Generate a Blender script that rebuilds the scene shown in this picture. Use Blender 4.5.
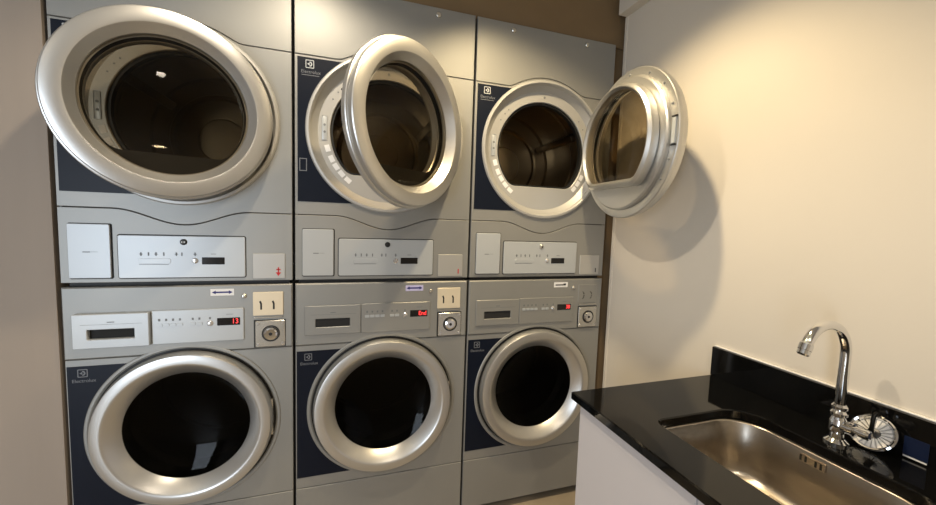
import bpy, bmesh, math, random
from math import sin, cos, pi, radians, sqrt, log, exp
from mathutils import Matrix, Vector

S = bpy.context.scene
for o in list(bpy.data.objects):
    bpy.data.objects.remove(o)
COL = S.collection
ZS = 1.0925            # height of the seam between washers and dryers above the floor
P = 0.69               # column pitch
WX = 2.115             # right wall plane

# ------------------------------------------------------------------ camera
cam = bpy.data.objects.new('camera', bpy.data.cameras.new('camera'))
COL.objects.link(cam)
cam.data.sensor_width = 36.0
cam.data.lens = 382.05 / 936 * 36.0
cam.data.clip_start = 0.02
R = Matrix(((0.951036, 0.309013, -0.006506), (-0.307335, 0.947687, 0.086228), (0.032811, -0.080006, 0.996254)))
M4 = Matrix.Identity(4)
for i in range(3):
    M4[i][0] = R[i][0]; M4[i][1] = R[i][2]; M4[i][2] = -R[i][1]
M4[0][3], M4[1][3], M4[2][3] = 0.8681, -1.5542, 0.2473 + ZS
cam.matrix_world = M4
S.camera = cam

# ------------------------------------------------------------------ world, exposure
S.view_settings.view_transform = 'Standard'
S.view_settings.look = 'None'
S.view_settings.exposure = 0.06
S.view_settings.gamma = 1.0
S.view_settings.use_curve_mapping = False
w = bpy.data.worlds.new('world'); S.world = w; w.use_nodes = True
w.node_tree.nodes['Background'].inputs[0].default_value = (0.75, 0.85, 1.0, 1)
w.node_tree.nodes['Background'].inputs[1].default_value = 0.3

# ------------------------------------------------------------------ lights
def spot(name, loc, energy, size, blend, color, radius):
    l = bpy.data.lights.new(name, 'SPOT'); l.energy = energy; l.spot_size = radians(size); l.spot_blend = blend
    l.color = color; l.shadow_soft_size = radius
    o = bpy.data.objects.new(name, l); o.location = loc; COL.objects.link(o); return o
WARM = (1.0, 0.78, 0.46)
LAMPS = [(0.70, -0.60), (1.50, -0.55), (-0.35, -1.60), (1.0, -2.3)]
CEIL = ZS + 1.42
spot('downlight_lamp', (LAMPS[0][0], LAMPS[0][1], CEIL - 0.012), 50, 128, 0.38, (1.0, 0.85, 0.64), 0.03)
spot('downlight_lamp', (LAMPS[1][0], LAMPS[1][1], CEIL - 0.012), 80, 118, 0.55, WARM, 0.03)
spot('downlight_lamp', (LAMPS[2][0], LAMPS[2][1], CEIL - 0.012), 10, 140, 0.5, WARM, 0.04)
spot('downlight_lamp', (LAMPS[3][0], LAMPS[3][1], CEIL - 0.012), 48, 150, 0.5, (1.0, 0.86, 0.68), 0.04)
a = bpy.data.lights.new('window_daylight', 'AREA'); a.shape = 'RECTANGLE'; a.size = 0.98; a.size_y = 1.95; a.energy = 60; a.color = (0.78, 0.88, 1.0)
ao = bpy.data.objects.new('window_daylight', a); ao.location = (-1.25, -3.36, 1.05); ao.rotation_euler = (radians(90), 0, 0); COL.objects.link(ao)

# ------------------------------------------------------------------ materials
def mat(name, color, rough=0.5, metal=0.0, spec=0.5, coat=0.0, bump=None, vary=None, emit=None):
    m = bpy.data.materials.new(name); m.use_nodes = True
    nt = m.node_tree; b = nt.nodes['Principled BSDF']
    b.inputs['Base Color'].default_value = (*color, 1); b.inputs['Roughness'].default_value = rough
    b.inputs['Metallic'].default_value = metal; b.inputs['Specular IOR Level'].default_value = spec
    b.inputs['Coat Weight'].default_value = coat; b.inputs['Coat Roughness'].default_value = 0.08
    tc = nt.nodes.new('ShaderNodeTexCoord')
    if vary:   # (scale, amount, stretch xyz)
        mp = nt.nodes.new('ShaderNodeMapping'); nt.links.new(tc.outputs['Object'], mp.inputs[0]); mp.inputs['Scale'].default_value = vary[2]
        n = nt.nodes.new('ShaderNodeTexNoise'); n.inputs['Scale'].default_value = vary[0]; n.inputs['Detail'].default_value = 5
        nt.links.new(mp.outputs[0], n.inputs['Vector'])
        r = nt.nodes.new('ShaderNodeValToRGB')
        r.color_ramp.elements[0].position = 0.3; r.color_ramp.elements[1].position = 0.7
        r.color_ramp.elements[0].color = (*[c * (1 - vary[1]) for c in color], 1)
        r.color_ramp.elements[1].color = (*[min(1, c * (1 + vary[1])) for c in color], 1)
        nt.links.new(n.outputs['Fac'], r.inputs[0]); nt.links.new(r.outputs[0], b.inputs['Base Color'])
    if bump:   # (scale, strength, stretch)
        mp = nt.nodes.new('ShaderNodeMapping'); nt.links.new(tc.outputs['Object'], mp.inputs[0]); mp.inputs['Scale'].default_value = bump[2]
        n = nt.nodes.new('ShaderNodeTexNoise'); n.inputs['Scale'].default_value = bump[0]; n.inputs['Detail'].default_value = 4
        nt.links.new(mp.outputs[0], n.inputs['Vector'])
        bp = nt.nodes.new('ShaderNodeBump'); bp.inputs['Strength'].default_value = bump[1]; bp.inputs['Distance'].default_value = 0.002
        nt.links.new(n.outputs['Fac'], bp.inputs['Height']); nt.links.new(bp.outputs[0], b.inputs['Normal'])
    if emit:
        b.inputs['Emission Color'].default_value = (*color, 1); b.inputs['Emission Strength'].default_value = emit
    return m
ONE = (1, 1, 1)
M = {}
M['silver'] = mat('silver_paint', (0.305, 0.305, 0.29), 0.46, 0.45, vary=(3, 0.04, (1, 1, 1)), bump=(500, 0.03, ONE))
M['ring'] = mat('silver_door_ring', (0.58, 0.575, 0.555), 0.36, 0.85)
M['rim'] = mat('silver_port_rim', (0.46, 0.455, 0.435), 0.42, 0.35)
M['plate'] = mat('light_silver_plate', (0.46, 0.485, 0.50), 0.35, 0.2)
M['navy'] = mat('navy_gloss_panel', (0.004, 0.007, 0.016), 0.40, 0.0, spec=0.2)
M['black'] = mat('black_rubber', (0.008, 0.008, 0.008), 0.55)
M['dark'] = mat('dark_cavity', (0.012, 0.012, 0.012), 0.8)
M['blackgloss'] = mat('black_display', (0.006, 0.006, 0.007), 0.12)
M['logo'] = mat('logo_grey', (0.50, 0.52, 0.53), 0.45)
M['logodim'] = mat('logo_dim_grey', (0.16, 0.17, 0.19), 0.45)
M['print'] = mat('grey_print', (0.17, 0.18, 0.19), 0.6)
M['steel'] = mat('drum_steel', (0.24, 0.19, 0.125), 0.30, 1.0, bump=(60, 0.05, (1, 0.1, 1)))
M['drumdark'] = mat('drum_dark_steel', (0.035, 0.032, 0.028), 0.35, 1.0)
M['chrome'] = mat('chrome', (0.80, 0.80, 0.80), 0.07, 1.0)
M['button'] = mat('silver_button', (0.66, 0.66, 0.66), 0.2, 0.7)
M['cream'] = mat('cream_coin_plate', (0.75, 0.66, 0.50), 0.35, 0.15)
M['nickel'] = mat('lock_nickel', (0.60, 0.59, 0.55), 0.25, 0.85)
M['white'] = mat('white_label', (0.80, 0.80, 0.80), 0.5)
M['lilac'] = mat('lilac_label', (0.50, 0.48, 0.72), 0.5)
M['ink'] = mat('blue_ink', (0.02, 0.02, 0.16), 0.5)
M['darkink'] = mat('dark_ink', (0.03, 0.03, 0.04), 0.5)
M['red'] = mat('red_sticker', (0.55, 0.02, 0.02), 0.5)
M['led'] = mat('red_led_digits', (1.0, 0.05, 0.05), 0.5, emit=1.5)
M['wall'] = mat('warm_white_wall', (0.70, 0.655, 0.58), 0.75, spec=0.25, vary=(1.3, 0.025, ONE), bump=(120, 0.05, ONE))
M['leftwall'] = mat('taupe_wall_panel', (0.34, 0.285, 0.235), 0.6, spec=0.3, vary=(2, 0.05, (4, 4, 0.3)))
M['brown'] = mat('brown_bulkhead', (0.20, 0.135, 0.070), 0.6, spec=0.3, vary=(2.5, 0.10, (1, 1, 2)))
M['floor'] = mat('tan_floor', (0.36, 0.30, 0.22), 0.45, vary=(5, 0.12, ONE))
M['ceil'] = mat('ceiling_paint', (0.60, 0.57, 0.52), 0.8)
M['granite'] = mat('black_granite', (0.004, 0.004, 0.004), 0.06, spec=0.35, vary=(400, 0.8, ONE))
M['laminate'] = mat('white_laminate', (0.70, 0.67, 0.68), 0.42, vary=(1.5, 0.02, ONE))
M['sinksteel'] = mat('brushed_sink_steel', (0.44, 0.395, 0.335), 0.30, 1.0, vary=(30, 0.10, (1, 0.15, 1)), bump=(180, 0.10, (1, 0.1, 1)))
M['bluepatch'] = mat('dark_blue_patch', (0.008, 0.015, 0.045), 0.3)
M['frame'] = mat('window_frame_paint', (0.7, 0.7, 0.68), 0.5)

def glass(name, tint, refl_rough=0.02, refl=0.035):
    m = bpy.data.materials.new(name); m.use_nodes = True; nt = m.node_tree
    for n in list(nt.nodes): nt.nodes.remove(n)
    out = nt.nodes.new('ShaderNodeOutputMaterial'); mx = nt.nodes.new('ShaderNodeMixShader')
    t = nt.nodes.new('ShaderNodeBsdfTransparent'); g = nt.nodes.new('ShaderNodeBsdfGlossy')
    lw = nt.nodes.new('ShaderNodeLayerWeight'); pw = nt.nodes.new('ShaderNodeMath'); pw.operation = 'POWER'; pw.inputs[1].default_value = 5.0
    ml = nt.nodes.new('ShaderNodeMath'); ml.operation = 'MULTIPLY_ADD'; ml.inputs[1].default_value = 0.7; ml.inputs[2].default_value = refl
    t.inputs[0].default_value = (*tint, 1); g.inputs['Roughness'].default_value = refl_rough
    nt.links.new(lw.outputs['Facing'], pw.inputs[0]); nt.links.new(pw.outputs[0], ml.inputs[0]); nt.links.new(ml.outputs[0], mx.inputs[0])
    nt.links.new(t.outputs[0], mx.inputs[1]); nt.links.new(g.outputs[0], mx.inputs[2])
    nt.links.new(mx.outputs[0], out.inputs[0]); return m
M['glass'] = glass('smoked_door_glass', (0.62, 0.57, 0.48), refl=0.022)
M['washglass'] = glass('dark_washer_glass', (0.18, 0.17, 0.15), refl=0.008)
M['clear'] = glass('window_glass', (0.95, 0.97, 1.0))

# ------------------------------------------------------------------ helpers
def link(name, me, m, parent=None, loc=None, angle=25):
    for mm in (m if isinstance(m, (list, tuple)) else [m]):
        me.materials.append(mm)
    for p in me.polygons: p.use_smooth = True
    me.set_sharp_from_angle(angle=radians(angle))
    o = bpy.data.objects.new(name, me); COL.objects.link(o)
    if parent: o.parent = parent
    if loc: o.location = loc
    return o
def tag(o, label=None, cat=None, group=None, kind=None):
    if label: o['label'] = label
    if cat: o['category'] = cat
    if group: o['group'] = group
    if kind: o['kind'] = kind
    return o
def thing(name, loc, label, cat, group=None):
    o = bpy.data.objects.new(name, None); o.empty_display_size = 0.05; COL.objects.link(o); o.location = loc
    return tag(o, label, cat, group)
def mesh(name, bm):
    bmesh.ops.recalc_face_normals(bm, faces=bm.faces)
    me = bpy.data.meshes.new(name); bm.to_mesh(me); bm.free(); return me
def box(bm, x0, x1, y0, y1, z0, z1, bev=0.0, seg=2):
    t = bmesh.new()
    bmesh.ops.create_cube(t, size=1)
    for v in t.verts:
        v.co = Vector(((x0 + x1) / 2 + v.co.x * (x1 - x0), (y0 + y1) / 2 + v.co.y * (y1 - y0), (z0 + z1) / 2 + v.co.z * (z1 - z0)))
    if bev: bmesh.ops.bevel(t, geom=list(t.edges), offset=bev, segments=seg, affect='EDGES', profile=0.5)
    me = bpy.data.meshes.new('t'); t.to_mesh(me); t.free(); bm.from_mesh(me); bpy.data.meshes.remove(me)
def bx(name, m, parent, *a, bev=0.0, loc=None):
    bm = bmesh.new(); box(bm, *a, bev=bev); o = link(name, mesh(name, bm), m, parent, loc)
    if bev:
        wn = o.modifiers.new('weighted_normal', 'WEIGHTED_NORMAL'); wn.keep_sharp = True
    return o
def plate(bm, outlines, yf, yb, bev=0.0, xform=None):
    """outlines in (x,z); solid between y=yf (front, towards -y) and yb; later outlines cut holes"""
    c = bpy.data.curves.new('c', 'CURVE'); c.dimensions = '2D'; c.fill_mode = 'BOTH'
    th = abs(yb - yf); c.extrude = max(th / 2 - bev, 0.00005)
    if bev: c.bevel_depth = bev; c.offset = -bev; c.bevel_resolution = 0
    for pts in outlines:
        s = c.splines.new('POLY'); s.points.add(len(pts) - 1)
        for q, (x, z) in zip(s.points, pts): q.co = (x, z, 0, 1)
        s.use_cyclic_u = True
    o = bpy.data.objects.new('c', c); me = bpy.data.meshes.new_from_object(o)
    bpy.data.objects.remove(o); bpy.data.curves.remove(c)
    T = Matrix.Translation((0, (yf + yb) / 2, 0)) @ Matrix.Rotation(pi / 2, 4, 'X')
    if xform: T = xform @ T
    me.transform(T); t = bmesh.new(); t.from_mesh(me); bmesh.ops.remove_doubles(t, verts=t.verts, dist=1e-6)
    t.to_mesh(me); t.free(); bm.from_mesh(me); bpy.data.meshes.remove(me)
def pl(name, m, parent, outlines, yf, yb, bev=0.0, loc=None):
    bm = bmesh.new(); plate(bm, outlines, yf, yb, bev); me = bpy.data.meshes.new(name); bm.to_mesh(me); bm.free()
    return link(name, me, m, parent, loc)
def rrect(x0, x1, z0, z1, r=0.006, n=5):
    out = []
    for cx, cz, a0 in ((x1 - r, z1 - r, 0), (x0 + r, z1 - r, 90), (x0 + r, z0 + r, 180), (x1 - r, z0 + r, 270)):
        for k in range(n + 1):
            t = radians(a0 + 90 * k / n); out.append((cx + r * cos(t), cz + r * sin(t)))
    return out
def circ(cx, cz, r, n=96):
    return [(cx + r * cos(2 * pi * k / n), cz + r * sin(2 * pi * k / n)) for k in range(n)]
def dshape(cx, cz, r, cut, rc, n=72):
    """circle of radius r with a flattened bottom at cz-cut, corners rounded by rc"""
    zc = cz - cut + rc; dx = sqrt((r - rc) ** 2 - (cut - rc) ** 2)
    pts = []
    a0 = math.atan2(-(cut - rc), dx)                 # direction of the corner centre
    for k in range(n + 1):
        t = a0 + (pi - 2 * a0) * k / n
        pts.append((cx + r * cos(t), cz + r * sin(t)))
    for k in range(1, 11):
        t = (pi - a0) + (1.5 * pi - (pi - a0)) * k / 10
        pts.append((cx - dx + rc * cos(t), zc + rc * sin(t)))
    for k in range(0, 10):
        t = 1.5 * pi + (2 * pi + a0 - 1.5 * pi) * k / 10
        pts.append((cx + dx + rc * cos(t), zc + rc * sin(t)))
    return pts
def lathe(bm, prof, cx=0, cz=0, n=96, axis='y', cy=0):
    """prof: (r, h) pairs; revolve about the y axis (or z with axis='z')"""
    rings = []
    for r, h in prof:
        if r < 1e-6:
            co = (cx, h, cz) if axis == 'y' else (cx, cy, h)
            rings.append([bm.verts.new(co)])
        else:
            rg = []
            for k in range(n):
                t = 2 * pi * k / n
                rg.append(bm.verts.new((cx + r * cos(t), h, cz + r * sin(t)) if axis == 'y' else (cx + r * cos(t), cy + r * sin(t), h)))
            rings.append(rg)
    for a_, b_ in zip(rings, rings[1:]):
        for k in range(n):
            k2 = (k + 1) % n
            if len(a_) == 1 and len(b_) == 1: continue
            if len(a_) == 1: bm.faces.new((a_[0], b_[k], b_[k2]))
            elif len(b_) == 1: bm.faces.new((a_[k], a_[k2], b_[0]))
            else: bm.faces.new((a_[k], a_[k2], b_[k2], b_[k]))
def la(name, m, parent, prof, cx=0, cz=0, n=96, axis='y', cy=0, loc=None):
    bm = bmesh.new(); lathe(bm, prof, cx, cz, n, axis, cy); return link(name, mesh(name, bm), m, parent, loc)
def tube(bm, pts, rad, n=20, cap=True):
    pts = [Vector(p) for p in pts]
    rr = rad if isinstance(rad, (list, tuple)) else [rad] * len(pts)
    d0 = (pts[1] - pts[0]).normalized()
    up = Vector((0, 0, 1)) if abs(d0.z) < 0.9 else Vector((0, 1, 0))
    nrm = d0.cross(up).normalized(); rings = []
    for i, p in enumerate(pts):
        d = (pts[min(i + 1, len(pts) - 1)] - pts[max(i - 1, 0)]).normalized()
        nrm = (nrm - d * nrm.dot(d)).normalized(); b = d.cross(nrm)
        rings.append([bm.verts.new(p + (nrm * cos(2 * pi * k / n) + b * sin(2 * pi * k / n)) * rr[i]) for k in range(n)])
    for a_, b_ in zip(rings, rings[1:]):
        for k in range(n): bm.faces.new((a_[k], a_[(k + 1) % n], b_[(k + 1) % n], b_[k]))
    if cap: bm.faces.new(rings[0][::-1]); bm.faces.new(rings[-1])
def text(bm, s, x, z, size, y, align='LEFT', thick=0.0004, xs=1.0):
    c = bpy.data.curves.new('t', 'FONT'); c.body = s; c.size = size; c.extrude = thick; c.align_x = align; c.align_y = 'CENTER'
    o = bpy.data.objects.new('t', c); me = bpy.data.meshes.new_from_object(o)
    bpy.data.objects.remove(o); bpy.data.curves.remove(c)
    me.transform(Matrix.Translation((x, y, z)) @ Matrix.Rotation(pi / 2, 4, 'X') @ Matrix.Diagonal((xs, 1, 1, 1)))
    bm.from_mesh(me); bpy.data.meshes.remove(me)
def finish(name, bm, m, parent, loc=None):
    me = bpy.data.meshes.new(name); bm.to_mesh(me); bm.free(); return link(name, me, m, parent, loc)
def structure(o): o['kind'] = 'structure'; return o

# ------------------------------------------------------------------ the room
YF = -3.40; XL = -2.30; WT = 0.12
structure(bx('floor', M['floor'], None, XL - WT, WX + WT, YF - WT, 0.9, -0.08, 0.0))
structure(bx('ceiling', M['ceil'], None, XL - WT, WX + WT, YF - WT, 0.9, CEIL, CEIL + 0.08))
structure(bx('wall_right', M['wall'], None, WX, WX + WT, YF, 0.0, 0.0, CEIL))
structure(bx('wall_left', M['leftwall'], None, XL, -0.0075, 0.0, 0.60, 0.0, CEIL, bev=0.002))
structure(bx('wall_far_left', M['leftwall'], None, XL - WT, XL, YF, 0.6, 0.0, CEIL))
structure(bx('wall_bulkhead', M['brown'], None, -0.0075, WX + WT, 0.030, 0.12, ZS + 1.0935, CEIL))
structure(bx('wall_recess', M['brown'], None, P * 3 + 0.002, WX + WT, 0.045, 0.12, 0.0, ZS + 1.0935))
# wall behind the camera, with the glazed door the cool daylight comes through
bm = bmesh.new()
dx0, dx1, dz1 = -1.78, -0.72, 2.08
box(bm, XL - WT, dx0, YF - WT, YF, 0, CEIL); box(bm, dx1, WX + WT, YF - WT, YF, 0, CEIL)
box(bm, dx0, dx1, YF - WT, YF, dz1, CEIL)
structure(link('wall_front', mesh('wall_front', bm), M['wall']))
dr_ = structure(bpy.data.objects.new('door_1', None)); COL.objects.link(dr_); dr_.location = (-1.25, YF - 0.06, 0)
pl('door_frame', M['frame'], dr_, [rrect(-0.528, 0.528, 0.0, 2.078, 0.002), rrect(-0.46, 0.46, 0.09, 2.00, 0.002)], -0.02, 0.02)
bx('pane', M['clear'], dr_, -0.47, 0.47, -0.003, 0.003, 0.08, 2.01)
# cornice and corner bead of the right wall
structure(bx('trim_1', M['wall'], None, 2.068, WX, YF, -0.0005, ZS + 1.220, CEIL, bev=0.003))
structure(bx('trim_2', M['wall'], None, WX - 0.004, WX + 0.004, -0.012, 0.004, 0.0, ZS + 1.22, bev=0.0015))

# ------------------------------------------------------------------ machines
def seamdots(f, x0, x1, n=60): return [(x0 + (x1 - x0) * k / n, f(x0 + (x1 - x0) * k / n)) for k in range(n + 1)]
def softmax(a_, b_, k=220.0):
    m_ = max(a_, b_); return m_ + log(exp(k * (a_ - m_)) + exp(k * (b_ - m_))) / k
def bump(x, c, w_): d = abs(x - c) / w_; return 0.5 + 0.5 * cos(pi * d) if d < 1 else 0.0
MX0, MX1 = 0.0048, P - 0.0048
DCX, DCZ = 0.343, 0.575        # dryer port centre
WCX, WCZ = 0.343, ZS - 0.513   # washer port centre
def logo_outline(x0, ztop, zbot, cx, cz, r):
    pts = [(x0, zbot), (x0, ztop)]
    a1 = math.acos(max(-1, min(1, (ztop - cz) / r))); a2 = math.acos(max(-1, min(1, (zbot - cz) / r)))
    n = 40
    for k in range(n + 1):
        t = a1 + (a2 - a1) * k / n
        pts.append((cx - r * sin(t), cz + r * cos(t)))
    return pts[::-1]
def emblem(bm, x, z, s, y):
    """square badge: frame with a pointed bar and a half disc in it"""
    h = s / 2
    plate(bm, [rrect(x - h, x + h, z - h, z + h, s * .10), rrect(x - h * .82, x + h * .82, z - h * .82, z + h * .82, s * .05)], y, y + 0.0006)
    arc = [(x - h * .05 + h * .62 * cos(t), z + h * .62 * sin(t)) for t in [(-pi / 2 + pi * k / 16) for k in range(17)]]
    inner = [(x - h * .05 + h * .32 * cos(t), z + h * .32 * sin(t)) for t in [(pi / 2 - pi * k / 16) for k in range(17)]]
    plate(bm, [arc + inner], y, y + 0.0006)
    plate(bm, [[(x - h * .62, z), (x - h * .05, z + h * .34), (x - h * .05, z - h * .34)]], y, y + 0.0006)
def shell(bm, x0, x1, y0, y1, z0, z1, t=0.004):
    box(bm, x0, x0 + t, y0, y1, z0, z1); box(bm, x1 - t, x1, y0, y1, z0, z1)
    box(bm, x0 + t, x1 - t, y0, y1, z0, z0 + t); box(bm, x0 + t, x1 - t, y0, y1, z1 - t, z1)
    box(bm, x0 + t, x1 - t, y1 - t, y1, z0 + t, z1 - t)
def bar_h(bm, x0, x1, z0, z1, y): box(bm, x0, x1, y, y + 0.0006, z0, z1)

def dryer(i, label, theta):
    t = thing('tumble_dryer', (P * i, 0, ZS + 0.0), label, 'tumble dryer', 'tumble dryers stacked on the washing machines')
    bot, top = 0.0080, 1.0885
    bm = bmesh.new(); shell(bm, MX0 + 0.002, MX1 - 0.002, 0.012, 0.60, bot + 0.001, top - 0.001)
    link('casing', mesh('casing', bm), M['silver'], t)
    bx('stacking_frame', M['black'], t, MX0 + 0.012, MX1 - 0.012, 0.02, 0.58, -0.0062, bot + 0.001)
    g = 0.0013
    up = lambda x: softmax(0.832, 0.887 - (x - 0.342) ** 2 / 0.56)
    lo = lambda x: 0.254 - 0.049 * bump(x, 0.345, 0.20)
    ub = seamdots(up, MX0, MX1); lb = seamdots(lo, MX0, MX1)
    pl('upper_panel', M['silver'], t, [[(x, z + g) for x, z in ub] + [(MX1, top), (MX0, top)]], 0.0, 0.014, 0.0015)
    pl('front_panel', M['silver'], t, [[(x, z + g) for x, z in lb] + [(x, z - g) for x, z in ub[::-1]], circ(DCX, DCZ, 0.286)], 0.0, 0.014, 0.0015)
    pl('lower_panel', M['silver'], t, [[(MX0, bot), (MX1, bot)] + [(x, z - g) for x, z in lb[::-1]]], 0.0, 0.014, 0.0015)
    bm = bmesh.new()
    plate(bm, [rrect(MX0 + 0.008, MX1 - 0.008, bot + 0.006, top - 0.006), circ(DCX, DCZ, 0.287)], 0.0145, 0.016)
    finish('inner_frame', bm, M['dark'], t)
    # navy logo panel with emblem
    lp = pl('logo_panel', M['navy'], t, [logo_outline(0.014, 0.823, 0.303, DCX, DCZ, 0.303)], -0.0016, 0.002)
    bm = bmesh.new(); emblem(bm, 0.056, 0.800, 0.029, -0.0021); finish('emblem', bm, M['logo'], lp)
    bm = bmesh.new(); text(bm, 'Electrolux', 0.026, 0.772, 0.0165, -0.0019, xs=0.98); bar_h(bm, 0.028, 0.088, 0.7595, 0.7615, -0.0021)
    finish('brand_name', bm, M['logodim'], lp)
    # port: proud rim, sloping recess, flat face with a D-shaped opening
    rim = la('port_rim', M['rim'], t, [(0.303, 0.001), (0.303, -0.004), (0.299, -0.009), (0.291, -0.010), (0.286, -0.004), (0.284, 0.006), (0.262, 0.030), (0.250, 0.032)], DCX, DCZ)
    bm = bmesh.new(); D = dshape(DCX, DCZ, 0.218, 0.160, 0.055)
    plate(bm, [circ(DCX, DCZ, 0.262), D], 0.030, 0.040, 0.002)
    pf = finish('port_face', bm, M['rim'], t)
    pl('door_seal', M['black'], t, [dshape(DCX, DCZ, 0.2185, 0.1605, 0.055), dshape(DCX, DCZ, 0.209, 0.152, 0.05)], 0.0405, 0.062)
    for a0 in (196, 206, 214, 222, 230, 318, 326, 334):
        tt = radians(a0); x, z = DCX + 0.236 * cos(tt), DCZ + 0.236 * sin(tt)
        bm = bmesh.new()
        plate(bm, [[(x + 0.013 * cos(tt + pi / 2) * a_ + 0.009 * cos(tt) * b_, z + 0.013 * sin(tt + pi / 2) * a_ + 0.009 * sin(tt) * b_) for a_, b_ in ((-1, -1), (1, -1), (1, 1), (-1, 1))]], 0.0285, 0.0302)
        finish('warning_label', bm, M['white'], pf)
    bm = bmesh.new()
    box(bm, DCX - 0.247, DCX - 0.228, 0.0280, 0.0302, DCZ - 0.035, DCZ + 0.055, bev=0.003)
    finish('catch_plate', bm, M['plate'], pf)
    for zz in (0.022, -0.004): la('catch_hole', M['print'], pf, [(0.0, 0.0270), (0.0045, 0.0270), (0.0045, 0.0285)], DCX - 0.2375, DCZ + zz, 16)
    la('light', M['print'], pf, [(0.0, 0.0285), (0.005, 0.0285), (0.005, 0.0302)], DCX, DCZ + 0.240, 16)
    for a0 in (150, 142, 136, 40, 30): la('screw', M['print'], pf, [(0.0, 0.0290), (0.003, 0.0290), (0.003, 0.0302)], DCX + 0.240 * cos(radians(a0)), DCZ + 0.240 * sin(radians(a0)), 12)
    # drum
    dr = la('drum', M['steel'], t, [(0.225, 0.064), (0.262, 0.066), (0.270, 0.075), (0.270, 0.200), (0.266, 0.208), (0.270, 0.216), (0.270, 0.46), (0.262, 0.475), (0.205, 0.480), (0.200, 0.470), (0.186, 0.468), (0.180, 0.482), (0.10, 0.485), (0.095, 0.478), (0.0, 0.478)], DCX, DCZ)
    for a0 in (25, 145, 265):
        bm = bmesh.new()
        tt = radians(a0); Tm = Matrix.Translation((DCX, 0, DCZ)) @ Matrix.Rotation(-tt, 4, 'Y')
        tb = bmesh.new(); box(tb, 0.212, 0.272, 0.10, 0.46, -0.018, 0.018, bev=0.008); tb.transform(Tm)
        me = bpy.data.meshes.new('lifter'); tb.to_mesh(me); tb.free(); bm.free(); link('lifter', me, M['steel'], dr)
    # filter hatch, control panel, coin box cover
    pl('hatch_gap', M['black'], t, [rrect(0.0285, 0.1445, 0.0205, 0.2035, 0.006)], -0.0004, 0.002)
    ha = pl('filter_hatch', M['plate'], t, [rrect(0.0300, 0.1405, 0.0240, 0.2010, 0.005)], -0.008, 0.0, 0.0015)
    bm = bmesh.new(); bar_h(bm, 0.068, 0.088, 0.1085, 0.1115, -0.0084); bar_h(bm, 0.090, 0.108, 0.110, 0.111, -0.0084); finish('printed_line', bm, M['print'], ha)
    pl('panel_gap', M['black'], t, [rrect(0.1560, 0.5330, 0.0195, 0.1700, 0.008)], -0.0004, 0.002)
    cp = pl('control_panel', M['plate'], t, [rrect(0.1590, 0.5305, 0.0225, 0.1665, 0.006)], -0.006, 0.0, 0.0015)
    cap = la('lock', M['nickel'] if i == 2 else M['black'], cp, [(0.0, -0.011), (0.008, -0.0105), (0.0105, -0.008), (0.0105, -0.006)], 0.344, 0.146, 24)
    if i == 2:
        la('keyhole', M['black'], cap, [(0.0, -0.0116), (0.004, -0.0116), (0.004, -0.0108)], 0.345, 0.144, 16)
    if i == 0:
        bm = bmesh.new(); bar_h(bm, 0.338, 0.342, 0.143, 0.149, -0.0117); bar_h(bm, 0.3455, 0.350, 0.143, 0.149, -0.0117); finish('lock_mark', bm, M['logo'], cap)
    dsp = pl('display', M['blackgloss'], cp, [rrect(0.397, 0.466, 0.0685, 0.0935, 0.002)], -0.0070, -0.005)
    la('start_button', M['button'], cp, [(0.0, -0.012), (0.006, -0.011), (0.0095, -0.008), (0.010, -0.006)], 0.3765, 0.0815, 24)
    bm = bmesh.new()
    plate(bm, [rrect(0.214, 0.306, 0.0715, 0.0890, 0.007)], -0.0072, -0.0055, 0.0006)
    finish('programme_slider', bm, M['plate'], cp)
    for k, x in enumerate((0.222, 0.243, 0.264, 0.286, 0.322, 0.338, 0.377)):
        bm = bmesh.new(); bar_h(bm, x - 0.002, x + 0.002, 0.098, 0.110, -0.0064)
        if k % 2 == 0: bar_h(bm, x - 0.005, x + 0.005, 0.103, 0.105, -0.0064)
        finish('printed_symbol', bm, M['print'], cp)
    for q in ((0.424, 0.440, 0.104, 0.106), (0.216, 0.300, 0.068, 0.0695)):
        bm = bmesh.new(); bar_h(bm, *q, -0.0064); finish('printed_line', bm, M['print'], cp)
    cc = pl('coin_box_cover', M['rim'], t, [rrect(0.5535, 0.6605, 0.0150, 0.1070, 0.003)], -0.0035, 0.0, 0.0012)
    bm = bmesh.new()
    if i == 0:
        box(bm, 0.636, 0.6405, -0.0042, -0.0034, 0.034, 0.057)
        plate(bm, [[(0.629, 0.038), (0.6475, 0.038), (0.638, 0.024)]], -0.0042, -0.0034)
        box(bm, 0.631, 0.6455, -0.0042, -0.0034, 0.046, 0.050)
    else:
        box(bm, 0.640, 0.6445, -0.0042, -0.0034, 0.026, 0.046)
    finish('arrow_sticker', bm, M['red'] if i < 2 else M['darkink'], cc)
    for x in (0.167, 0.530):
        la('panel_lock', M['nickel'], t, [(0.0, -0.006), (0.008, -0.006), (0.0105, -0.004), (0.0115, 0.0)], x, 1.062, 24)
    if i == 1:  # thin dim grey rectangle outline on the middle dryer's logo panel
        bm = bmesh.new(); plate(bm, [rrect(0.020, 0.046, 0.415, 0.462, 0.001), rrect(0.023, 0.043, 0.418, 0.459, 0.001)], -0.0022, -0.0015)
        finish('sticker', bm, M['logodim'], lp)
    # ---- door, hinged at its right side
    HX, HY = (0.626, 0.613, 0.565)[i], (-0.010, -0.006, 0.005)[i]
    D_ = 0.288
    R_ = 0.284
    dc = -D_
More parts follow.
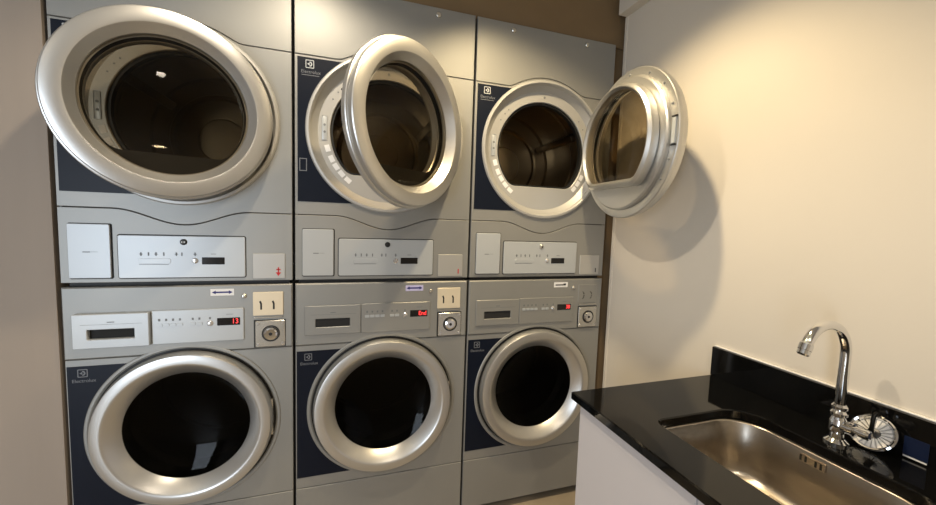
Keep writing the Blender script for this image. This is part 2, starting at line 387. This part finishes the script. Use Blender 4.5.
    d = la('door', M['ring'], t, [(0.222, 0.004), (0.262, 0.006), (R_ - 0.002, 0.004), (R_, 0.001), (R_, -0.013), (R_ - 0.002, -0.016), (R_ - 0.006, -0.017), (R_ - 0.0072, -0.034), (R_ - 0.0095, -0.0375), (R_ - 0.013, -0.039),
                                 (0.236, -0.0425), (0.231, -0.0415), (0.228, -0.038), (0.213, -0.012), (0.210, -0.009), (0.208, 0.002), (0.222, 0.004)], dc, 0.0, 128, loc=(HX, HY, DCZ - (0.004, 0.003, 0.008)[i]))
    d.rotation_euler = (0, 0, radians(theta))
    la('door_glass', M['glass'], d, [(0.0, -0.016), (0.10, -0.0145), (0.207, -0.0105)], dc, 0.0)
    # inner liner: stepped ring and the D-shaped window frame
    la('door_liner', M['ring'], d, [(0.204, 0.0035), (0.254, 0.0065), (0.252, 0.018), (0.246, 0.022), (0.225, 0.023), (0.204, 0.023)], dc, 0.0)
    o2 = dshape(dc, 0.0, 0.200, 0.143, 0.048)
    pl('liner_back', M['black'], d, [circ(dc, 0.0, 0.2435), dshape(dc, 0.0, 0.1995, 0.1425, 0.048)], 0.0165, 0.0192)
    pl('liner_plate', M['ring'], d, [circ(dc, 0.0, 0.2455), o2], 0.0195, 0.0232)
    bm = bmesh.new()
    o1 = dshape(dc, 0.0, 0.222, 0.168, 0.060); o2 = dshape(dc, 0.0, 0.200, 0.143, 0.048)
    plate(bm, [o1, o2], 0.020, 0.066, 0.009)
    finish('window_surround', bm, M['ring'], d)
    bm = bmesh.new(); n = len(o2)
    rings = []
    for sc, y in ((1.02, 0.050), (0.97, 0.056), (0.86, 0.060), (0.55, 0.062), (0.25, 0.063)):
        rings.append([bm.verts.new((dc + (x - dc) * sc, y, z * sc)) for x, z in o2])
    for a_, b_ in zip(rings, rings[1:]):
        for k in range(n): bm.faces.new((a_[k], a_[(k + 1) % n], b_[(k + 1) % n], b_[k]))
    bm.faces.new(rings[-1])
    link('window_bowl', mesh('window_bowl', bm), M['glass'], d)
    for a0 in (48, 70, 92, 118, 140, 160, 172, 187, 200, 215):
        la('screw', M['print'], d, [(0.0, 0.0085), (0.0038, 0.0085), (0.0045, 0.006)], dc + 0.265 * cos(radians(a0)), 0.265 * sin(radians(a0)), 14)
    for s_ in (-1, 1): bx('latch_gap', M['black'], d, dc - 0.276, dc - 0.256, 0.004, 0.012, s_ * 0.046 - 0.002, s_ * 0.046 + 0.002)
    bx('latch', M['plate'], d, dc - 0.274, dc - 0.257, 0.004, 0.011, -0.042, 0.042, bev=0.002)
    bm = bmesh.new()
    box(bm, -0.045, -0.010, 0.002, 0.012, -0.070, 0.070, bev=0.002)
    finish('hinge', bm, M['nickel'], d)
    return t

def washer(i, label, disp, theta=0):
    t = thing('washing_machine', (P * i, 0, 0), label, 'washing machine', 'front loading washers standing on the floor')
    Z = lambda z: ZS + z
    bot, top = Z(-1.053), Z(-0.0062)
    bm = bmesh.new(); shell(bm, MX0 + 0.002, MX1 - 0.002, 0.012, 0.62, bot + 0.001, top - 0.001)
    link('casing', mesh('casing', bm), M['silver'], t)
    up = lambda x: Z(softmax(-0.247, -0.224 - (x - 0.343) ** 2 / 0.58))
    ub = seamdots(up, MX0, MX1); zl = Z(-0.826); g = 0.0011
    pl('control_fascia', M['silver'], t, [[(x, z + g) for x, z in ub] + [(MX1, top), (MX0, top)]], -0.004, 0.014, 0.004)
    pl('front_panel', M['silver'], t, [[(MX0, zl + g), (MX1, zl + g)] + [(x, z - g) for x, z in ub[::-1]], circ(WCX, WCZ, 0.283)], 0.0, 0.014, 0.0015)
    pl('lower_panel', M['silver'], t, [rrect(MX0, MX1, bot, zl - g, 0.003)], -0.001, 0.014, 0.0015)
    bm = bmesh.new(); plate(bm, [rrect(MX0 + 0.008, MX1 - 0.008, bot + 0.006, top - 0.006), circ(WCX, WCZ, 0.26)], 0.0145, 0.016)
    finish('inner_frame', bm, M['dark'], t)
    for x in (0.07, 0.62):
        for y in (0.07, 0.55):
            la('foot', M['black'], t, [(0.0, 0.0), (0.024, 0.0), (0.024, 0.012), (0.012, 0.016), (0.012, bot + 0.002), (0.0, bot + 0.002)], x, 0, 20, 'z', y)
    bx('plinth', M['black'], t, 0.02, 0.67, 0.105, 0.12, 0.0, bot + 0.002)  # black board added to darken the shaded gap under the washer
    lp = pl('logo_panel', M['navy'], t, [logo_outline(0.009, Z(-0.2695), Z(-0.781), WCX, WCZ, 0.299)], -0.0016, 0.002)
    bm = bmesh.new(); emblem(bm, 0.050, Z(-0.293), 0.027, -0.0021); finish('emblem', bm, M['logodim'], lp)
    bm = bmesh.new(); text(bm, 'Electrolux', 0.021, Z(-0.319), 0.0155, -0.0019); finish('brand_name', bm, M['logodim'], lp)
    la('port_rim', M['silver'], t, [(0.299, 0.001), (0.2985, -0.003), (0.296, -0.0045), (0.289, -0.0045), (0.2855, -0.002), (0.284, 0.012)], WCX, WCZ)
    # drawer
    out = 0.012 if i == 0 else 0.0
    dx = 0.0
    mp = M['plate'] if i == 0 else M['silver']  # left washer's drawer and panel: daylight sheen put into a lighter colour
    dw = pl('detergent_drawer', mp, t, [rrect(0.0375, 0.2435, Z(-0.2065), Z(-0.0925), 0.004), rrect(0.0765, 0.2025, Z(-0.1765), Z(-0.1440), 0.002)], -0.0105 - out, -0.0045, 0.0018)
    bx('handle_recess', M['dark'], dw, 0.075, 0.204, -0.0065, -0.0045, Z(-0.178), Z(-0.1425))
    bm = bmesh.new(); bar_h(bm, 0.130, 0.150, Z(-0.1215), Z(-0.1185), -0.0108 - out); bar_h(bm, 0.060, 0.225, Z(-0.1275), Z(-0.1265), -0.0106 - out); finish('printed_line', bm, M['print'], dw)
    cp = pl('control_panel', mp, t, [rrect(0.2455, 0.5240, Z(-0.2080), Z(-0.0900), 0.004)], -0.009, -0.004, 0.0018)
    for x in (0.268, 0.288, 0.308, 0.328, 0.366, 0.386): pl('programme_key', M['plate'], cp, [rrect(x - 0.0085, x + 0.0085, Z(-0.146), Z(-0.136), 0.002)], -0.0112, -0.0085)
    for x in (0.268, 0.288, 0.308, 0.328, 0.366, 0.386, 0.418):
        bm = bmesh.new(); bar_h(bm, x - 0.003, x + 0.003, Z(-0.127), Z(-0.119), -0.0094); finish('printed_symbol', bm, M['print'], cp)
    bm = bmesh.new(); bar_h(bm, 0.468, 0.490, Z(-0.1120), Z(-0.1105), -0.0094); finish('printed_line', bm, M['print'], cp)
    la('start_button', M['button'], cp, [(0.0, -0.015), (0.006, -0.014), (0.0095, -0.011), (0.010, -0.009)], 0.4185, Z(-0.1415), 24)
    ds = pl('display', M['blackgloss'], cp, [rrect(0.4400, 0.5120, Z(-0.1510), Z(-0.1240), 0.002)], -0.0100, -0.0085)
    bm = bmesh.new()
    text(bm, disp, 0.5080, Z(-0.1375), 0.025, -0.0103, 'RIGHT', xs=0.9); finish('digits', bm, M['led'], ds)
    # direction sticker
    st = pl('arrow_sticker', (M['white'], M['lilac'], M['white'])[i], t, [rrect(0.4200, 0.4930, Z(-0.0440), Z(-0.0200), 0.001)], -0.0048, -0.0038)
    bm = bmesh.new()
    if i < 2:
        box(bm, 0.432, 0.480, -0.0053, -0.0047, Z(-0.0345), Z(-0.0290))
        plate(bm, [[(0.424, Z(-0.0320)), (0.436, Z(-0.0255)), (0.436, Z(-0.0385))]], -0.0053, -0.0047)
        plate(bm, [[(0.489, Z(-0.0320)), (0.477, Z(-0.0385)), (0.477, Z(-0.0255))]], -0.0053, -0.0047)
    else:
        box(bm, 0.428, 0.482, -0.0053, -0.0047, Z(-0.0355), Z(-0.0300)); box(bm, 0.470, 0.484, -0.0053, -0.0047, Z(-0.0320), Z(-0.0265))
    finish('arrow', bm, M['ink'] if i < 2 else M['darkink'], st)
    la('fascia_screw', M['nickel'], t, [(0.0, -0.0105), (0.0055, -0.0100), (0.0085, -0.007), (0.009, -0.004)], 0.525, Z(-0.047), 20)
    # coin unit
    cs = pl('coin_plate', M['cream'] if i < 2 else M['silver'], t, [rrect(0.5535, 0.6540, Z(-0.1215), Z(-0.0340), 0.003)], -0.0085 if i < 2 else -0.0055, -0.0038, 0.0012)
    yy = -0.0089 if i < 2 else -0.0059
    for x in (0.580, 0.622):
        bm = bmesh.new()
        if i < 2: plate(bm, [[(x - 0.006, Z(-0.069)), (x - 0.0005, Z(-0.066)), (x + 0.0035, Z(-0.076)), (x + 0.0035, Z(-0.099)), (x - 0.0025, Z(-0.099)), (x - 0.0025, Z(-0.078))]], yy, yy + 0.0006)
        else:
            pts = [(x + 0.012 * cos(a_) - 0.004, Z(-0.085) + 0.019 * sin(a_)) for a_ in [(-1.2 + 2.4 * k / 10) for k in range(11)]]
            pts += [(q[0] - 0.006, q[1]) for q in pts[::-1]]
            plate(bm, [pts], yy, yy + 0.0006)
        finish('coin_slot', bm, M['black'], cs)
    bx('coin_ledge', M['nickel'], cs, 0.556, 0.652, -0.011, -0.006, Z(-0.131), Z(-0.1265), bev=0.001)
    pl('lock_gap', M['black'], t, [rrect(0.5550, 0.6620, Z(-0.2420), Z(-0.1380), 0.002)], -0.0046, -0.0038)
    kp = pl('lock_plate', M['nickel'], t, [rrect(0.5600, 0.6600, Z(-0.2400), Z(-0.1415), 0.004)], -0.0085, -0.0045, 0.0015)
    la('lock_ring', M['black'], kp, [(0.0305, -0.0084), (0.0305, -0.010), (0.0255, -0.010), (0.0255, -0.0084)], 0.612, Z(-0.190), 36)
    lk = la('lock_barrel', M['chrome'], kp, [(0.0, -0.017), (0.017, -0.017), (0.0225, -0.014), (0.0245, -0.0085)], 0.612, Z(-0.190), 36)
    la('keyhole', M['black'], lk, [(0.0, -0.0178), (0.006, -0.0178), (0.006, -0.0168)], 0.612, Z(-0.190), 16)
    for x in (0.570, 0.651):
        for z in (-0.152, -0.229): la('lock_screw', M['button'], kp, [(0.0, -0.0100), (0.0045, -0.0098), (0.0055, -0.0084)], x, Z(z), 14)
    # ---- drum and door
    la('door_gasket', M['black'], t, [(0.283, 0.006), (0.255, 0.004), (0.235, 0.012), (0.222, 0.02), (0.218, 0.10), (0.20, 0.12)], WCX, WCZ)
    la('drum', M['drumdark'], t, [(0.205, 0.121), (0.245, 0.125), (0.25, 0.14), (0.25, 0.44), (0.24, 0.452), (0.0, 0.455)], WCX, WCZ)
    d = la('door', M['ring'], t, [(0.200, 0.002), (0.268, 0.002), (0.2755, -0.003), (0.2755, -0.018), (0.2740, -0.024), (0.2715, -0.0350), (0.2690, -0.0385), (0.2650, -0.0395), (0.2420, -0.0420), (0.2370, -0.0410), (0.2320, -0.0375), (0.1965, -0.003), (0.1945, 0.001), (0.200, 0.002)], WCX, WCZ, 128)
    la('door_glass', M['washglass'], d, [(0.1965, -0.0015), (0.188, 0.004), (0.165, 0.017), (0.135, 0.029), (0.10, 0.038), (0.06, 0.0435), (0.03, 0.0455), (0.0, 0.046)], WCX, WCZ)
    bx('hinge', M['nickel'], d, WCX + 0.255, WCX + 0.2745, -0.010, 0.003, WCZ - 0.07, WCZ + 0.07, bev=0.003)
    return t

dryer(0, 'leftmost tumble dryer of the top row, its round glass door standing slightly ajar', 19)
dryer(1, 'silver tumble dryer in the middle of the top row, its round door half open', 39)
dryer(2, 'silver tumble dryer nearest the sink wall, door swung wide open showing the drum', 85)
washer(0, 'leftmost silver washing machine, its drawer front painted pale with daylight, and a blue arrow sticker', '13')
washer(1, 'middle silver washing machine of the bottom row, cream coin plate and lilac arrow sticker', 'End')
washer(2, 'rightmost silver washing machine, beside the sink cabinet, with a plain grey coin plate', '38')

# ------------------------------------------------------------------ sink unit
CT = ZS - 0.26; CB = CT - 0.026            # worktop top and underside
CY0, CY1 = -2.10, -0.578
FX = 1.552                                  # cabinet front plane
HX0, HX1, HY0, HY1 = 1.652, 1.960, -1.235, -0.786
cab = thing('sink_cabinet', (FX, -0.60, 0), 'white laminate sink cabinet with flat doors below the black worktop', 'cabinet')
def cbx(name, m, parent, x0, x1, y0, y1, z0, z1, bev=0.0):
    return bx(name, m, parent, x0 - FX, x1 - FX, y0 + 0.60, y1 + 0.60, z0, z1, bev=bev)
bm = bmesh.new()
for a_ in ((FX + 0.02, WX - 0.003, -0.620, -0.602, 0.0, CB), (FX + 0.02, WX - 0.003, -2.08, -2.062, 0.0, CB), (FX + 0.02, WX - 0.003, -2.062, -0.62, 0.08, 0.098), (WX - 0.020, WX - 0.003, -2.062, -0.62, 0.098, CB)):
    box(bm, a_[0] - FX, a_[1] - FX, a_[2] + 0.60, a_[3] + 0.60, a_[4], a_[5])
link('carcass', mesh('carcass', bm), M['laminate'], cab)
cbx('plinth', M['laminate'], cab, FX + 0.05, FX + 0.065, -2.06, -0.622, 0.0, 0.08)
yy = -0.603
for wd in (0.401, 0.49, 0.49):
    d = cbx('cabinet_door', M['laminate'], cab, FX, FX + 0.018, yy - wd, yy, 0.085, CB - 0.006, bev=0.0015)
    yy -= wd + 0.0035
def rr2(x0, x1, y0, y1, rs, n=10):
    """rounded rectangle in x,y; radii (x1y1, x0y1, x0y0, x1y0)"""
    out = []
    for (cx, cy, a0, r) in ((x1 - rs[0], y1 - rs[0], 0, rs[0]), (x0 + rs[1], y1 - rs[1], 90, rs[1]), (x0 + rs[2], y0 + rs[2], 180, rs[2]), (x1 - rs[3], y0 + rs[3], 270, rs[3])):
        for k in range(n + 1):
            t = radians(a0 + 90 * k / n); out.append((cx + r * cos(t), cy + r * sin(t)))
    return out
# worktop slab: outline in plan, extruded down
wt = thing('worktop', (1.533, CY1, CT), 'polished black stone worktop with a low upstand, cut out for the sink', 'worktop')
bm = bmesh.new()
OUT = [(1.535, CY0), (WX - 0.001, CY0), (WX - 0.001, CY1), (1.535, CY1)]
HOLE = rr2(HX0, HX1, HY0, HY1, (0.075, 0.030, 0.03, 0.11))
flip = Matrix(((1, 0, 0, 0), (0, 0, 1, 0), (0, 1, 0, 0), (0, 0, 0, 1)))   # (x,y,z)->(x,z,y)
plate(bm, [OUT, HOLE], CB, CT, 0.003, flip)
bm.transform(Matrix.Translation((-1.533, -CY1, -CT)))
bmesh.ops.recalc_face_normals(bm, faces=bm.faces)
finish('slab', bm, M['granite'], wt)
bx('backsplash', M['granite'], wt, 2.097 - 1.533, WX - 0.001 - 1.533, CY0 - CY1, 0.0, 0.0002, 0.101, bev=0.0015)
bx('white_edge_strip', M['white'], wt, 2.1065 - 1.533, WX - 0.0005 - 1.533, CY0 - CY1, 0.0, 0.1012, 0.1045, bev=0.001)  # thin white strip along the top back edge of the upstand
# sink bowl
sk = thing('sink', (1.80, -1.0, CB - 0.2), 'undermount brushed steel sink bowl set in the black worktop', 'sink')
bm = bmesh.new(); rings = []
lev = [(CB - 0.003, -0.018), (CB - 0.003, 0.0), (CB - 0.006, 0.002), (CB - 0.10, 0.007), (CB - 0.135, 0.012), (CB - 0.150, 0.020), (CB - 0.158, 0.036), (CB - 0.160, 0.060)]
for z, ins in lev:
    rs = tuple(max(0.02, r + 0.02 - ins * 0.3) for r in (0.075, 0.030, 0.03, 0.11))
    rings.append([bm.verts.new((x - 1.80, y + 1.0, z - (CB - 0.2))) for x, y in rr2(HX0 + ins - 0.003, HX1 - ins + 0.003, HY0 + ins - 0.003, HY1 - ins + 0.003, rs)])
n = len(rings[0])
for a_, b_ in zip(rings, rings[1:]):
    for k in range(n): bm.faces.new((a_[k], a_[(k + 1) % n], b_[(k + 1) % n], b_[k]))
bm.faces.new(rings[-1])
bw = link('bowl', mesh('bowl', bm), M['sinksteel'], sk, angle=60)
sd = bw.modifiers.new('t', 'SOLIDIFY'); sd.thickness = 0.0012; sd.offset = 1
la('drain', M['chrome'], sk, [(0.0, 0.0385), (0.02, 0.0385), (0.03, 0.0415), (0.042, 0.0425), (0.045, 0.0405)], 0.0, 0, 32, 'z', -0.12)
ov = bx('overflow_plate', M['sinksteel'], sk, HX1 - 0.009 - 1.80, HX1 - 0.0045 - 1.80, -0.002, 0.050, 0.169, 0.188, bev=0.0012)
for k in (0, 1, 3, 4):
    y = 0.003 + k * 0.0105
    bx('overflow_slot', M['black'], ov, HX1 - 0.0096 - 1.80, HX1 - 0.0086 - 1.80, y, y + 0.0048, 0.171, 0.186)

# swan-neck faucet
fc = thing('faucet', (2.015, -0.985, CT), 'chrome swan neck faucet with a side lever standing behind the sink', 'faucet')
la('base', M['chrome'], fc, [(0.0, 0.0), (0.024, 0.0), (0.024, 0.005), (0.019, 0.009), (0.0145, 0.013), (0.0135, 0.026), (0.0165, 0.031), (0.0165, 0.056), (0.0145, 0.061), (0.0125, 0.066), (0.0165, 0.070), (0.0165, 0.076), (0.012, 0.082), (0.0155, 0.086), (0.0155, 0.092), (0.0115, 0.097), (0.0, 0.097)], 0, 0, 32, 'z')
pts = [(0, 0, 0.090 + 0.13 * k / 8) for k in range(9)]
for k in range(1, 29):
    t = radians(160 * k / 28); pts.append((-0.076 + 0.076 * cos(t), 0, 0.220 + 0.076 * sin(t)))
bm = bmesh.new(); tube(bm, pts, 0.0108, 24); sp = link('spout', mesh('spout', bm), M['chrome'], fc)
e = Vector(pts[-1]); d_ = (e - Vector(pts[-2])).normalized()
bm = bmesh.new(); tube(bm, [e - d_ * 0.012, e - d_ * 0.010, e + d_ * 0.004, e + d_ * 0.005, e + d_ * 0.014, e + d_ * 0.016], [0.0112, 0.0132, 0.0132, 0.0122, 0.0122, 0.0105], 24)
link('aerator', mesh('aerator', bm), M['chrome'], fc)
bm = bmesh.new()
tube(bm, [(0, 0, 0.045), (0, -0.020, 0.047), (0, -0.021, 0.047), (0, -0.033, 0.048), (0, -0.035, 0.048), (-0.001, -0.058, 0.049), (-0.001, -0.061, 0.049)], [0.012, 0.012, 0.0155, 0.0155, 0.0105, 0.0120, 0.009], 22)
link('lever', mesh('lever', bm), M['chrome'], fc)

# basket strainer leaning on the upstand
st = thing('drain_strainer', (2.050, -1.024, CT), 'round chrome sink strainer with a post, leaning on the black upstand beside the faucet', 'strainer')
tilt = radians(58)
T = Matrix.Rotation(pi / 2 - tilt, 4, 'Y') @ Matrix.Rotation(0, 4, 'Z')
# local disc frame: axis n, u along y, v up the slope
n_ = Vector((-sin(tilt), 0, cos(tilt))); v_ = Vector((cos(tilt), 0, sin(tilt))); u_ = Vector((0, -1, 0))
RS = 0.0435
def sp_(r, a_, h): return v_ * (RS + r * sin(a_)) + u_ * (r * cos(a_)) + n_ * (h + 0.004)
def slathe(bm, prof, nn=48):
    rg = [[bm.verts.new(sp_(r, 2 * pi * k / nn, h)) for k in range(nn)] for r, h in prof]
    for a_, b_ in zip(rg, rg[1:]):
        for k in range(nn): bm.faces.new((a_[k], a_[(k + 1) % nn], b_[(k + 1) % nn], b_[k]))
    bm.faces.new(rg[-1])
bm = bmesh.new(); slathe(bm, [(RS - 0.004, -0.003), (RS, -0.001), (RS, 0.001), (RS - 0.003, 0.003), (RS - 0.006, 0.001), (RS - 0.009, -0.006), (RS - 0.014, -0.010), (0.012, -0.010)])
rimo = link('dish', mesh('dish', bm), M['chrome'], st)
bm = bmesh.new()
for k in range(20):
    a0 = 2 * pi * k / 20; q = []
    for r, da in ((0.013, -0.09), (0.034, -0.11), (0.034, 0.11), (0.013, 0.09)):
        q.append((r, a0 + da))
    lo_ = [bm.verts.new(sp_(r, a_, -0.0098)) for r, a_ in q]; hi_ = [bm.verts.new(sp_(r, a_, -0.005)) for r, a_ in q]
    bm.faces.new(hi_)
    for j in range(4): bm.faces.new((lo_[j], lo_[(j + 1) % 4], hi_[(j + 1) % 4], hi_[j]))
link('ribs', mesh('ribs', bm), M['white'], rimo)
bm = bmesh.new(); c0 = sp_(0, 0, -0.01); c1 = sp_(0, 0, 0.008)
tube(bm, [c0, c1, c1 + Vector((-0.001, -0.001, 0.006)), c1 + Vector((0, -0.002, 0.034)), c1 + Vector((0.002, -0.003, 0.042)), c1 + Vector((0.006, -0.006, 0.047))], [0.0075, 0.0065, 0.0042, 0.0042, 0.0042, 0.0035], 16)
link('post', mesh('post', bm), M['drumdark'], st)

# thin dark blue patch with a white strip below, on the upstand
lb = thing('label', (2.0965, -1.087, CT + 0.004), 'small dark blue patch with a pale lower edge on the black upstand right of strainer', 'label')
bx('patch_face', M['bluepatch'], lb, -0.0006, 0.0003, -0.020, 0.020, 0.004, 0.048)
bx('patch_edge', M['white'], lb, -0.0008, 0.0003, -0.019, 0.019, 0.000, 0.0035)

# ceiling downlights (the lamps above the room)
for k, (x, y) in enumerate(LAMPS):
    t = thing('recessed_downlight', (x, y, CEIL), ('round recessed downlight over the middle dryers', 'round recessed downlight close to the sink wall', 'round recessed downlight towards the left wall', 'round recessed downlight behind the viewpoint')[k], 'downlight', 'ceiling downlights')
    la('trim_ring', M['frame'], t, [(0.040, -0.0005), (0.055, -0.0005), (0.055, -0.006), (0.042, -0.009), (0.040, -0.0005)], 0, 0, 32, 'z')
